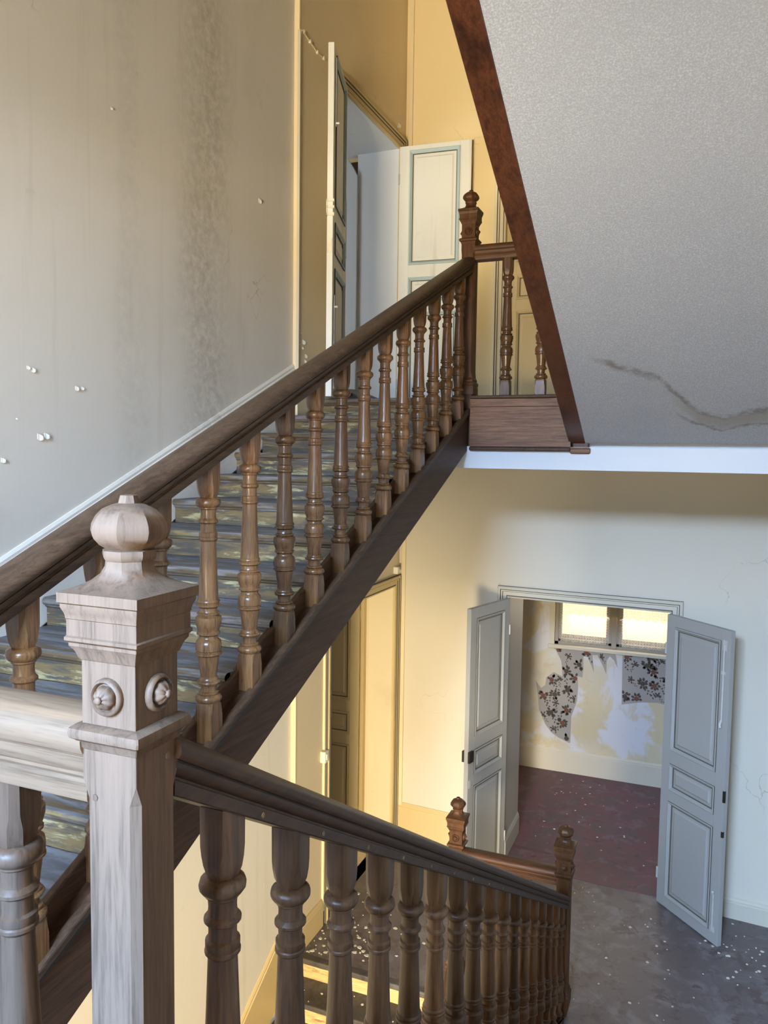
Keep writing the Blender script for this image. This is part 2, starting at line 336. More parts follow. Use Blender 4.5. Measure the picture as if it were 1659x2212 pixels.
def mesh(name, mb, smooth=False, recalc=True):
    me = bpy.data.meshes.new(name); me.from_pydata(mb.v, [], mb.f); me.update()
    if recalc:
        bm = bmesh.new(); bm.from_mesh(me); bmesh.ops.recalc_face_normals(bm, faces=bm.faces); bm.to_mesh(me); bm.free()
    for i, p in enumerate(me.polygons):
        p.material_index = mb.mi[i]; p.use_smooth = bool(smooth)
    return me
def obj(name, mb, mats, parent=None, smooth=False, bevel=0.0, angle=None, me=None, loc=None, label=None):
    me = me or mesh(name, mb, smooth)
    if not me.materials:
        for m in (mats if isinstance(mats, (list, tuple)) else [mats]): me.materials.append(M[m] if isinstance(m, str) else m)
    o = bpy.data.objects.new(name, me); COL.objects.link(o)
    if parent is not None:
        o.parent = parent
        o.location = loc if loc is not None else [-c for c in abs_loc(parent)]
    elif loc is not None: o.location = loc
    if bevel:
        b = o.modifiers.new('bevel', 'BEVEL'); b.width = bevel; b.segments = 2; b.limit_method = 'ANGLE'; b.angle_limit = math.radians(40)
    if smooth and angle:
        for p in me.polygons: p.use_smooth = True
        bm = bmesh.new(); bm.from_mesh(me)
        for e in bm.edges:
            e.smooth = not (len(e.link_faces) == 2 and e.calc_face_angle(0) > math.radians(angle))
        bm.to_mesh(me); bm.free()
    if label: o['label'] = label
    return o
def abs_loc(o):
    l = Vector(o.location)
    while o.parent: o = o.parent; l = l + Vector(o.location)
    return l
def tag(o, label, cat=None, group=None, kind=None):
    o['label'] = label
    if cat: o['category'] = cat
    if group: o['group'] = group
    if kind: o['kind'] = kind
    return o
def empty(name, loc, label, cat=None, group=None, kind=None, rz=0.0):
    o = bpy.data.objects.new(name, None); COL.objects.link(o); o.location = loc; o.rotation_euler = (0, 0, rz)
    o.empty_display_size = 0.1
    return tag(o, label, cat, group, kind)
def struct(name, mb, mat, label, **kw):
    return tag(obj(name, mb, mat, **kw), label, None, None, 'structure')

# ------------------------------------------------------------------ key dimensions
XS, XP = -2.372, -2.34        # left wall along the stair / beyond the corner strip
XR = 0.62                     # right wall
XC, XN = -1.304, -0.648       # outer string of the left flights / of the right flights
YN, YL = 0.775, 4.52          # newels of the half landing / of the floors
ZH, ZU = E - 1.255, E + 0.348 # half landing, upper floor
def yf(x): return 6.0 - 0.07 * x          # far wall, a little out of square
TOP = E + 4.6

# ------------------------------------------------------------------ setting: floors, walls, ceilings
mb = MB(); xa, xb = XP - 0.6, XR
mb.loft([[(XS - 0.05, 4.40, z), (XR, 4.40, z), (XR, yf(XR) + 0.04, z), (XS - 0.05, yf(XP) + 0.04, z)] for z in (-0.25, 0.0)])
struct('floor', mb, 'floor', 'worn grey-brown painted floor of the middle landing with paint chips')
mb = MB().box(-3.6, 1.2, 6.34, 8.3, -0.2, -0.002)
struct('floor', mb, 'floor_room', 'worn purple-red painted floor of the room behind the grey double door')
mb = MB().box(-1.375, -0.168, 6.03, 6.345, -0.2, 0.004)
struct('trim_threshold', mb, 'floor_room', 'wide reddish threshold board in the grey double doorway', bevel=0.004)
mb = MB().box(-2.36, XR, YB, 0.80, ZH - 0.22, ZH)
struct('floor', mb, 'tread', 'half landing floor under the pale near newel post')
# upper floor slab: white plaster edge facing the well
mb = MB(); mb.loft([[(XS - 0.05, 4.52, z), (XR, 4.52, z), (XR, yf(XR) + 0.05, z), (XP - 0.05, yf(XP) + 0.05, z)] for z in (E - 0.066, ZU)])
struct('floor', mb, 'white', 'upper floor slab with a white plaster edge above the double door')
mb = MB().box(-1.33, XR, 4.455, 4.525, E - 0.068, E + 0.060)
struct('trim_beam', mb, 'white', 'plain white beam edge of the upper floor running to the right')

# left wall: stair part and the thicker part past the corner strip, with the two doorways
MD = (4.84, 6.03, 0.0, E - 1.095)       # y0,y1,z0,z1 of the doorway on the middle landing
UD = (4.93, 6.02, ZU, E + 2.45)         # doorway on the upper landing
mb = MB().box(XS - 0.4, XS, YB - 0.2, 4.345, -2.2, TOP)
struct('wall_left', mb, 'wall', 'stained cream plaster wall beside the stair flight')
mb = MB(); x0, x1 = XP - 0.34, XP
ys = [4.345, MD[0], UD[0], UD[1], MD[1], yf(XP) + 0.4]
def lw(y0, y1, z0, z1): mb.box(x0, x1, y0, y1, z0, z1)
lw(4.345, MD[0], -2.2, MD[3]); lw(MD[1], ys[5], -2.2, MD[3]); lw(MD[0], MD[1], -2.2, 0.0)
lw(4.345, ys[5], MD[3], ZU); lw(4.345, UD[0], ZU, UD[3]); lw(UD[1], ys[5], ZU, UD[3]); lw(4.345, ys[5], UD[3], TOP)
struct('wall_left', mb, 'wall_side', 'cream wall section with the left doorways of both landings')
# far wall
FX = (-1.375, -0.168); FZ = E - 1.115   # double doorway
UX = (-1.475, -0.60); UZ = ZU + 2.13    # upper far door
mb = MB()
def fw(xa, xb, z0, z1, t=0.52):
    ring = lambda z: [(xa, yf(xa), z), (xb, yf(xb), z), (xb, yf(xb) + t, z), (xa, yf(xa) + t, z)]
    mb.loft([ring(z0), ring(z1)])
fw(XP - 0.05, FX[0], -0.2, FZ); fw(FX[1], XR + 0.3, -0.2, FZ); fw(XP - 0.05, XR + 0.3, FZ, ZU)
struct('wall_far', mb, 'wall_far', 'cracked cream plaster wall around the grey double door')
mb = MB()
fw(XP - 0.05, UX[0], ZU, UZ); fw(UX[1], XR + 0.3, ZU, UZ); fw(XP - 0.05, XR + 0.3, UZ, TOP)
struct('wall_far', mb, 'wall_up', 'yellow plaster wall of the upper landing behind the white door leaf')
mb = MB().box(XR, XR + 0.3, YB - 0.2, 6.6, -2.2, TOP)
struct('wall_right', mb, 'wall', 'cream stairwell wall on the right')
# near wall with the stair window
mb = MB(); wx0, wx1, wz0, wz1 = -1.6, -0.10, E - 0.85, E + 1.85
for a in ((XS - 0.4, wx0, E - 1.5, TOP), (wx1, XR + 0.3, E - 1.5, TOP), (XS - 0.4, -1.0, -2.2, E - 1.5), (0.6, XR + 0.3, -2.2, E - 1.5), (wx0, wx1, E - 1.5, wz0), (-1.0, 0.6, -2.2, E - 3.3), (wx0, wx1, wz1, TOP)):
    mb.box(a[0], a[1], YB - 0.25, YB, a[2], a[3])
struct('wall_near', mb, 'wall', 'stairwell wall behind the half landing')
win = empty('window_1', (-0.85, YB - 0.15, wz0), 'tall stair window over the half landing', kind='structure')
mb = MB()
for a in ((wx0, wx0 + 0.06), (-0.88, -0.82), (wx1 - 0.06, wx1)): mb.box(a[0], a[1], YB - 0.18, YB - 0.13, wz0, wz1)
for z in (wz0, wz0 + 0.88, wz0 + 1.76, wz1 - 0.06): mb.box(wx0, wx1, YB - 0.175, YB - 0.135, z, z + 0.06)
obj('window_frame', mb, 'pale_trim', win)
for x_ in (wx0 + .06, -.82):
    for z_ in (wz0 + .06, wz0 + .94, wz0 + 1.82): obj('pane', MB().box(x_, x_ + .66, YB - 0.157, YB - 0.153, z_, min(z_ + .82, wz1 - .06)), 'glass', win)
mb = MB().box(-6.0, XR + 0.4, YB - 0.3, 8.7, TOP, TOP + 0.2)
struct('ceiling', mb, 'white', 'plain ceiling at the top of the stairwell')
mb = MB().box(XS, XR, YB, 2.4, -1.5, -1.30)
struct('floor', mb, 'tread_a', 'lower landing floor at the foot of the yellow-riser flight')
mb = MB().box(-3.7, 1.3, 6.3, 8.5, FZ + 0.62, FZ + 0.72)
struct('ceiling', mb, 'white', 'ceiling of the room behind the grey double door')
# room behind the double door
YR = 8.14
mb = MB(); wA, wB, wS, wT = -1.345, -0.155, E - 1.94, FZ + 0.45
for a in ((-3.6, wA, -0.2, FZ + 0.7), (wB, 1.2, -0.2, FZ + 0.7), (wA, wB, -0.2, wS), (wA, wB, wT, FZ + 0.7)):
    mb.box(a[0], a[1], YR, YR + 0.3, a[2], a[3])
struct('wall_room', mb, 'room_wall', 'stripped plaster wall with torn wallpaper under the room window')
mb = MB().box(-3.7, -3.6, 6.3, 8.5, -0.2, FZ + 0.7); struct('wall_room_left', mb, 'room_wall', 'side wall in the room behind the double door')
mb = MB().box(1.2, 1.3, 6.3, 8.5, -0.2, FZ + 0.7); struct('wall_room_right', mb, 'room_wall', 'right side wall in the room behind the double door')
# rooms to the left of the landings
mb = MB().box(-6.0, -5.9, 3.4, 8.6, -0.2, TOP); struct('wall_left_room', mb, 'cream_trim', 'yellow wall of the rooms left of the landings')
mb = MB().box(-6.0, XP - 0.34, 7.6, 7.7, -0.2, TOP); struct('wall_left_room_far', mb, 'cream_trim', 'far yellow wall of the rooms left of the landings')
mb = MB().box(-6.0, XP - 0.34, 3.4, 3.5, -0.2, TOP); struct('wall_left_room_near', mb, 'cream_trim', 'near wall of the rooms left of the landings')
mb = MB().box(-6.0, XP - 0.3, 3.4, 7.7, ZU - 0.35, ZU - 0.002); struct('floor', mb, 'floor', 'floor of the room behind the upper white doors')
mb = MB().box(-6.0, XP - 0.3, 3.4, 7.7, -0.2, -0.002); struct('floor', mb, 'floor', 'floor of the room behind the yellow door')

# ------------------------------------------------------------------ baluster, newel and rail shapes
def lathe_rings(prof, n=20):
    return [[(r * math.cos(2 * math.pi * i / n), r * math.sin(2 * math.pi * i / n), z) for i in range(n)] for r, z in prof]
def chsq(h, c, z, cx=0, cy=0):
    c = max(c, 0.0004)
    p = [(h, h - c), (h - c, h), (-h + c, h), (-h, h - c), (-h, -h + c), (-h + c, -h), (h - c, -h), (h, -h + c)]
    return [(cx + a, cy + b, z) for a, b in p]
def zb(Y): return 0.098 + (2145 - Y) / 2570.0
BAL = [(.020, 2145), (.034, 2140), (.038, 2125), (.038, 2108), (.033, 2090), (.026, 2084), (.029, 2080), (.029, 2068), (.0225, 2062), (.0215, 2040), (.023, 2014),
       (.031, 2008), (.034, 1995), (.033, 1985), (.028, 1980), (.028, 1972), (.026, 1960), (.0235, 1952), (.0265, 1880), (.031, 1796), (.034, 1791), (.038, 1783), (.038, 1772), (.034, 1766), (.034, 1758), (.037, 1752),
       (.0375, 1735), (.037, 1705), (.035, 1680), (.029, 1666), (.027, 1658), (.027, 1644), (.030, 1636), (.034, 1630), (.034, 1618), (.031, 1610), (.031, 1600), (.034, 1580), (.0375, 1545), (.038, 1520),
       (.037, 1502), (.030, 1490), (.029, 1486), (.033, 1480), (.033, 1470), (.027, 1464), (.0255, 1450), (.0255, 1434), (.029, 1428), (.034, 1420), (.034, 1408), (.031, 1402), (.031, 1396), (.033, 1388), (.0325, 1378), (.0295, 1370),
       (.0285, 1340), (.0255, 1150), (.0225, 940), (.025, 932), (.0275, 926), (.0275, 914), (.0255, 908), (.0265, 902), (.0265, 876), (.022, 868), (.0215, 840), (.0222, 810),
       (.0245, 806), (.0285, 797), (.0285, 785), (.0255, 776), (.0225, 768), (.0215, 740), (.0225, 706), (.026, 698), (.026, 690), (.031, 682), (.0355, 665), (.036, 650), (.034, 632), (.028, 620), (.020, 615)]
def baluster_mesh():
    mb = MB(); s = 0.0285
    mb.loft([chsq(s, .0006, -0.03), chsq(s, .0008, 0.060), chsq(s, .0045, 0.072), chsq(s, .006, 0.090), chsq(s - .003, .009, zb(2145))])
    mb.loft(lathe_rings([(r, zb(Y)) for r, Y in BAL], 20))
    t = zb(615)
    mb.loft([chsq(s - .006, .014, t - .001), chsq(s - .002, .014, t + .012), chsq(s, .014, t + .028), chsq(s - .0005, .010, t + .045), chsq(s - .0005, .009, 0.806)])
    me = mesh('baluster', mb)
    nl = 5 * 8
    for p in me.polygons: p.use_smooth = True
    bm = bmesh.new(); bm.from_mesh(me)
    for e in bm.edges: e.smooth = not (len(e.link_faces) == 2 and e.calc_face_angle(0) > math.radians(38))
    bm.to_mesh(me); bm.free()
    return me
BALC = baluster_mesh(); BALC.materials.append(M['oak_c'])
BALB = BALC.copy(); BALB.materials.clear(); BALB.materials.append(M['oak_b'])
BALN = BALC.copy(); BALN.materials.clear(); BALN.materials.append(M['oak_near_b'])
def balusters(parent, pts, me):
    for p in pts:
        o = bpy.data.objects.new('baluster', me); COL.objects.link(o); o.parent = parent
        o.location = Vector(p) - abs_loc(parent)

# handrail cross-section (p sideways, q up from the underside), symmetric, rounded top with coved sides
RAIL = [(.034, 0), (.0355, .003), (.0355, .027), (.034, .029), (.0295, .0295), (.0295, .034), (.0315, .0355), (.0350, .043), (.0375, .052), (.0380, .058), (.0335, .0590), (.0335, .0630), (.0420, .0640), (.0460, .072), (.0465, .080), (.0440, .090), (.0370, .099), (.0250, .1055), (.0100, .109)]
RAILP = RAIL + [(-p, q) for p, q in RAIL[::-1]]
def rail_y(y0, z0, y1, z1, x, parent, mat, k=0.80):
    sl = (z1 - z0) / (y1 - y0)
    mb = MB().prism([(p, q * k) for p, q in RAILP], y0, y1, lambda t, p, q: (x + p, t, z0 + sl * (t - y0) + q))
    return obj('handrail', mb, mat, parent, smooth=True, angle=35)
def rail_x(x0, x1, y, z, parent, mat, k=0.84):
    mb = MB().prism([(p, q * k) for p, q in RAILP], x0, x1, lambda t, p, q: (t, y + p, z + q))
    return obj('handrail', mb, mat, parent, smooth=True, angle=35)

# newel, z measured downwards from the finial tip
def newel(loc_xy, tip, foot, mat, label, base_z=None, drop=False):
    x, y = loc_xy
    e = empty('newel_post', (x, y, foot), label, 'newel post', 'moulded oak newel posts')
    def part(name, rings, smooth=False, parent=e, **kw):
        return obj(name, MB().loft(rings), mat, parent, loc=(0, 0, 0) if parent is e else None, smooth=smooth, angle=32 if smooth else None, **kw)
    Z = tip - foot
    OC = .586
    oct_ = lambda h, d: chsq(h, h * OC, Z - d)
    part('finial', [oct_(.004, .000), oct_(.010, .001), oct_(.0115, .006), oct_(.0125, .0105), oct_(.020, .0125), oct_(.031, .018), oct_(.0385, .026), oct_(.0435, .036), oct_(.0445, .044), oct_(.0425, .052), oct_(.036, .060), oct_(.027, .066), oct_(.026, .068)], True)
    part('cap', [oct_(.026, .0665), oct_(.0305, .068), oct_(.031, .073), oct_(.030, .078), chsq(.0275, .0275 * OC, Z - .081), chsq(.0285, .0285 * OC, Z - .089), chsq(.0325, .017, Z - .098), chsq(.040, .016, Z - .106), chsq(.049, .009, Z - .112), chsq(.060, .0005, Z - .117),
                 chsq(.060, .0005, Z - .129), chsq(.0575, .0005, Z - .131), chsq(.0575, .0005, Z - .135), chsq(.0545, .0005, Z - .142), chsq(.0535, .0005, Z - .146), chsq(.0535, .0005, Z - .149), chsq(.0525, .0005, Z - .150), chsq(.0525, .0005, Z - .170),
                 chsq(.0545, .0005, Z - .172), chsq(.0545, .0005, Z - .176), chsq(.0510, .0005, Z - .179), chsq(.0510, .0005, Z - .183), chsq(.0465, .0005, Z - .189), chsq(.0430, .0005, Z - .199), chsq(.0405, .0005, Z - .202)], True)
    blk = part('block', [chsq(.0405, .0006, Z - .200), chsq(.0405, .0006, Z - .284)])
    part('collar', [chsq(.0405, .0005, Z - .280), chsq(.047, .001, Z - .281), chsq(.0525, .002, Z - .285), chsq(.0540, .002, Z - .291), chsq(.0525, .002, Z - .297), chsq(.0475, .001, Z - .300), chsq(.0450, .001, Z - .303), chsq(.0430, .001, Z - .310), chsq(.0405, .0005, Z - .313)], True)
    bz = (base_z - foot) if base_z is not None else 0.10
    part('shaft', [chsq(.0405, .0006, 0.0), chsq(.0405, .0006, bz + 0.10), chsq(.0405, .010, bz + .135), chsq(.0405, .010, Z - .375), chsq(.0405, .0006, Z - .350), chsq(.0405, .0006, Z - .310)])
    if base_z is not None or not drop:
        part('plinth', [chsq(.052, .001, bz - .10 if base_z is None else bz - .005), chsq(.052, .001, bz + .03), chsq(.050, .001, bz + .045), chsq(.054, .001, bz + .052), chsq(.052, .001, bz + .064), chsq(.0455, .001, bz + .070), chsq(.047, .001, bz + .080), chsq(.0425, .001, bz + .092), chsq(.041, .001, bz + .095)])
    if drop:
        o_ = part('drop', [chsq(.050, .006, 0.0), chsq(.056, .004, .008), chsq(.056, .004, .028), chsq(.050, .002, .036)])
        o_.data.materials.clear(); o_.data.materials.append(M['oak_apron'])
    for px_, py_, d_ in ((-.022, -.0405, .372), (.0405, .020, .330)):
        sx = (px_ > .03); o0 = (px_ - (.004 if sx else 0), py_ + (0 if sx else .004), Z - d_); o1 = (px_ + (.001 if sx else 0), py_ - (0 if sx else .001), Z - d_)
        obj('peg', MB().tube([o0, o1], .0045, 8), mat, e, loc=(0, 0, 0))
    # turned rosette on each face
    for k in range(4):
        mb = MB(); n = 24
        ring = [(.0235, -.001), (.0235, .004), (.022, .0075), (.0195, .0085), (.0180, .0065), (.0172, .0035), (.0160, .0035)]
        rings = [[(r * math.cos(2 * math.pi * i / n), h, r * math.sin(2 * math.pi * i / n)) for i in range(n)] for r, h in ring]
        for r, h in ((.0150, .004), (.0152, .0065), (.0140, .0100), (.0115, .0135), (.0080, .0160), (.0050, .0172)):
            rings.append([(r * (1 - .10 * (i % 3 == 0)) * math.cos(2 * math.pi * i / n), h - .0012 * (i % 3 == 0), r * (1 - .10 * (i % 3 == 0)) * math.sin(2 * math.pi * i / n)) for i in range(n)])
        for r, h in ((.0048, .0172), (.0048, .0190), (.0030, .0205), (.0006, .0208)):
            rings.append([(r * math.cos(2 * math.pi * i / n), h, r * math.sin(2 * math.pi * i / n)) for i in range(n)])
        mb.loft(rings)
        a = k * math.pi / 2
        mb.v = [(px * math.cos(a) - (py + .0400) * math.sin(a), px * math.sin(a) + (py + .0400) * math.cos(a), pz + Z - .243) for px, py, pz in mb.v]
        obj('rosette', mb, mat, blk, loc=(0, 0, 0), smooth=True, angle=50)
    return e

newel((-0.652, YN), E - .0524, ZH, 'oak_near', 'large pale newel post in the left foreground', base_z=ZH + .06)
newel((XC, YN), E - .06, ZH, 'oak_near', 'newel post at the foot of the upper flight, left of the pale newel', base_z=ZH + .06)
newel((XC, YL), E + 1.546, E + .012, 'oak_newel', 'brown newel post at the top of the upper flight, beside the white door', base_z=ZU + .02)
newel((XC, YL), E - 2.093, 0.0, 'oak_newel', 'brown newel post in front of the left grey door leaf', base_z=0.06)
newel((XN, YL), E - 2.138, 0.0, 'oak_newel', 'dark newel post at the foot of the descending handrail', base_z=0.06)
newel((XN + .022, 4.496), E + 1.54, E + .022, 'oak_newel', 'newel post at the foot of the top flight, behind its red-brown string', base_z=ZU + .02, drop=True)

# ------------------------------------------------------------------ flight going up on the left
RC, GC, NC = (0.348 + 1.255) / 14, 0.2705, 14
Y0C = 4.455                                            # nosing of the upper floor
fc = empty('staircase', (-1.8, Y0C - 13 * GC, ZH), 'worn stair flight rising along the left wall to the upper floor', 'staircase')
sc = 0.4240
zst = lambda y: E + 0.288 - 0.425 * (4.483 - y)         # top of string
ztr = lambda k: ZU - k * RC
TRX = (XS + .022, XC - .034)
for k in range(0, NC):
    yk = Y0C - k * GC; z = ztr(k)
    mb = MB(); zn = z if k else ZU
    prof = [(yk + GC + .02 if k else yk + .10, zn), (yk + .010, zn), (yk + .002, zn - .004), (yk - .002, zn - .012), (yk, zn - .022), (yk + .006, zn - .028), (yk + .012, zn - .030), (yk + .014, zn - .036), (yk + .022, zn - .042), (yk + GC + .02 if k else yk + .10, zn - .042)]
    if k == 0: prof = [(a, min(b, zn + .001) + .001) for a, b in prof]
    mb.prism(prof, TRX[0], TRX[1], lambda t, p, q: (t, p, q))
    obj('tread', mb, 'tread', fc)
    ns = [(yk + .030, zn + .0006), (yk + .012, zn + .0006), (yk + .002, zn - .004), (yk - .0026, zn - .012), (yk - .0006, zn - .022), (yk + .0055, zn - .0285), (yk + .0115, zn - .0305), (yk + .0135, zn - .0365), (yk + .0215, zn - .0425), (yk + .030, zn - .0425)]
    obj('nosing', MB().prism(ns, TRX[0], TRX[1], lambda t, p, q: (t, p, q)), 'nosing', fc)
    mb = MB().box(TRX[0], TRX[1], yk + .022, yk + .040, z - RC + .001 - (.0 if k < 13 else .0), z - .040)
    obj('riser', mb, 'riser', fc)
def slanted(name, x0, x1, y0, y1, ztop, zbot, mat, parent, bevel=0.0):
    mb = MB().add([(x, y, f(y)) for x in (x0, x1) for y in (y0, y1) for f in (zbot, ztop)],
                  [(0, 1, 3, 2), (4, 6, 7, 5), (0, 4, 5, 1), (2, 3, 7, 6), (0, 2, 6, 4), (1, 5, 7, 3)])
    return obj(name, mb, mat, parent, bevel=bevel)
zsb = lambda y: E + 0.03 - 0.4195 * (4.454 - y)
slanted('stringer', XC - .034, XC + .026, .82, 4.476, lambda y: zst(y) - .012, zsb, 'oak_string', fc, .003)
slanted('string_moulding', XC + .012, XC + .040, .82, 4.476, zst, lambda y: zst(y) - .026, 'oak_rail_y', fc, .006)
slanted('string_fillet', XC + .024, XC + .034, .82, 4.476, lambda y: zst(y) - .028, lambda y: zst(y) - .040, 'dark_bead', fc)
slanted('string_capping', XC - .046, XC - .022, .82, 4.476, lambda y: zst(y) + .052, lambda y: zst(y) - .03, 'oak_string', fc, .004)
slanted('soffit', XS, XC - .03, 1.0, 4.45, lambda y: zsb(y) + .05, lambda y: zsb(y) + .02, 'white', fc)
bc = empty('balustrade', (XC, 0.9, zst(0.9)), 'oak handrail and turned balusters climbing along the left flight', 'balustrade')
zrc = lambda y: E - 0.348 + 0.4234 * (y - 1.133)
rail_y(.82, zrc(.82), 4.478, zrc(4.478), XC, bc, 'oak_rail_y')
balusters(bc, [(XC, 1.885 + .2224 * k, zst(1.885 + .2224 * k) - .004) for k in range(-4, 12)], BALC)

# ------------------------------------------------------------------ flight going down on the right (its treads lie below the frame)
zrb = lambda y: E - 0.441 - 0.5957 * (y - .807)
zsb2 = lambda y: zrb(y) - .786
fb = empty('staircase', (-0.1, 4.3, 0.0), 'stair flight descending from the half landing to the middle landing on the right', 'staircase')
NB = 15; RB = ZH / NB; GB = 0.2275; YB0 = 0.90
for k in range(1, NB):
    y = YB0 + (k - 1) * GB; z = ZH - k * RB
    obj('tread', MB().box(XN + .034, XR - .004, y, y + GB + .03, z - .04, z), 'tread', fb, bevel=.006)
for k in range(0, NB):
    y = YB0 + k * GB - .02; z = ZH - k * RB
    obj('riser', MB().box(XN + .034, XR - .004, y - .02, y, z - RB, z - .04), 'riser', fb)
slanted('stringer', XN - .026, XN + .034, .82, 4.476, lambda y: zsb2(y) - .01, lambda y: max(zsb2(y) - .30, 0.0), 'oak_string', fb, .003)
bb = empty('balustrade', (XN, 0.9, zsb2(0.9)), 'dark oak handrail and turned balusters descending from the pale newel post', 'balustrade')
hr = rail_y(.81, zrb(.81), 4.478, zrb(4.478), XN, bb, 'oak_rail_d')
for k in range(0, 9):
    y_ = 1.03 + .2135 * k; z_ = zrb(y_) + .011
    obj('peg', MB().tube([(XN + .030, y_, z_), (XN + .0368, y_, z_)], .0045, 8), 'oak_c', hr)
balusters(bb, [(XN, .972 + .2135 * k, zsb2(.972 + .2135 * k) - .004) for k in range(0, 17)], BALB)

# level balustrade of the half landing, left of the near newel
bn = empty('balustrade', (-0.98, YN, ZH), 'pale level handrail with balusters left of the near newel post', 'balustrade')
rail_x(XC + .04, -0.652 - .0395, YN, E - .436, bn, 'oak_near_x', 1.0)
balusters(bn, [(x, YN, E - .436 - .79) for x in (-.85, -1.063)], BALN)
mb = MB().box(XC + .04, -.69, YN - .05, YN + .05, ZH - .2, E - .436 - .786); obj('curb', mb, 'oak_string', bn)
# level balustrade of the upper landing
bu = empty('balustrade', (-0.98, YL, ZU), 'short level handrail with two balusters on the upper landing above the carved panel', 'balustrade')
rail_x(XC + .04, XN - .03, YL, E + 1.137, bu, 'oak_rail_x')
balusters(bu, [(x, YL - .005, ZU + .001) for x in (-1.072, -.868)], BALC)
ap = empty('apron', (-0.97, 4.45, E + .036), 'oak apron board with bold grain on the edge of the upper landing', 'apron')
x0a, x1a = XC + .045, XN - .03
obj('board', MB().box(x0a, x1a, 4.436, 4.452, E + .060, E + .285), 'oak_apron', ap)
obj('top_rail', MB().box(x0a, x1a, 4.430, 4.453, E + .287, E + .333), 'oak_apron', ap, bevel=.003)
obj('capping', MB().box(x0a, x1a, 4.418, 4.56, E + .334, E + .352), 'oak_string', ap, bevel=.006)
obj('bottom_moulding', MB().box(x0a, x1a, 4.424, 4.453, E + .034, E + .058), 'oak_string', ap, bevel=.008)
# level balustrade of the middle landing
bm_ = empty('balustrade', (-0.98, YL, 0.0), 'level handrail between the two brown newels of the middle landing', 'balustrade')
rail_x(XC + .04, XN - .04, YL, E - 2.50, bm_, 'oak_rail_x')
balusters(bm_, [(x, YL, .002) for x in (-1.072, -.868)], BALB)

# ------------------------------------------------------------------ flight going down along the left wall from the middle landing
fa = empty('staircase', (-1.8, 4.3, 0.0), 'stair flight with yellow risers descending along the left wall', 'staircase')
RA, GA = .130, .2166
for k in range(0, 9):
    y = 4.345 - k * GA; z = -k * RA
    if k: obj('tread', MB().box(XS + .022, XC - .03, y, y + GA + .03, z - .035, z), 'tread_a', fa, bevel=.008)
    else: obj('nosing', MB().box(XS + .022, XC - .03, y, y + .06, z - .035, z + .002), 'tread_a', fa, bevel=.008)
    obj('riser', MB().box(XS + .022, XC - .03, y + .015, y + .035, z - RA, z - .034), 'riser_a', fa)
za = lambda y: -.600 * (4.345 - y)
slanted('stringer', XC - .034, XC + .026, 1.6, 4.476, lambda y: za(y) + .05, lambda y: za(y) - .25, 'oak_string', fa, .003)

# ------------------------------------------------------------------ top flight overhead, seen from below
fd = empty('staircase', (-0.1, 4.4, E + .05), 'top stair flight overhead with red-brown oak string and grey plaster underside', 'staircase')
zd = lambda y: E + .055 + .486 * (4.508 - y)
slanted('stringer', XN - .042, XN + .048, .70, 4.49, lambda y: zd(y) + .30, zd, 'oak_string_red', fd, .004)
slanted('soffit', XN + .046, XR - .001, .70, 4.462, lambda y: zd(y) + .12, lambda y: zd(y) + .004, 'soffit', fd)
mb = MB().box(XS, XR, YB, .72, zd(.72) + .005, zd(.72) + .25)
struct('ceiling', mb, 'soffit', 'underside of the next half landing above the viewer')

# ------------------------------------------------------------------ skirtings
def skirt_prof(h, t=.020): return [(0, 0), (t, 0), (t, h - .035), (t - .004, h - .030), (t - .004, h - .018), (t - .010, h - .008), (t - .013, h), (0, h)]
zk = lambda y: E - .395 + .4295 * (y - 2.115)
mb = MB()
mb.prism([(0, -.36), (.020, -.36), (.020, -.030), (.014, -.024), (.014, -.012), (.006, 0), (0, 0)], .85, 4.343, lambda t, p, q: (XS + p, t, zk(t) + q))
struct('baseboard_left', mb, 'wall', 'cream skirting board rising with the left stair flight')
mb = MB()
mb.prism([(0, -.42), (.020, -.42), (.020, -.030), (.014, -.024), (.014, -.012), (.006, 0), (0, 0)], 1.6, 4.343, lambda t, p, q: (XS + p, t, .256 + .60 * (t - 4.2) + q))
struct('baseboard_left', mb, 'ochre_trim', 'yellow skirting board falling along the left wall below the dark handrail')
mb = MB().prism(skirt_prof(.19), 4.345, 4.72, lambda t, p, q: (XP + p, t, q))
struct('baseboard_left', mb, 'ochre_trim', 'short yellow baseboard beside the yellow door on the middle landing')
def far_skirt(xa, xb, h, mat, label):
    mb = MB().prism(skirt_prof(h), xa, xb, lambda t, p, q: (t, yf(t) - p, q))
    return struct('baseboard_far', mb, mat, label)
far_skirt(XP, FX[0] - .09, .30, 'ochre_trim', 'tall yellow baseboard left of the grey double door')
far_skirt(FX[1] + .09, XR, .15, 'pale_trim', 'low dull baseboard right of the grey double door')
mb = MB().prism(skirt_prof(.185), yf(FX[0]) + .01, yf(FX[0]) + .53, lambda t, p, q: (FX[0] + p, t, q)); struct('baseboard_reveal', mb, 'door_grey', 'baseboard inside the double doorway on the left')
mb = MB().prism(skirt_prof(.235), -3.6, 1.2, lambda t, p, q: (t, YR - p, q)); struct('baseboard_room', mb, 'pale_trim', 'cream baseboard under the torn wallpaper in the room')
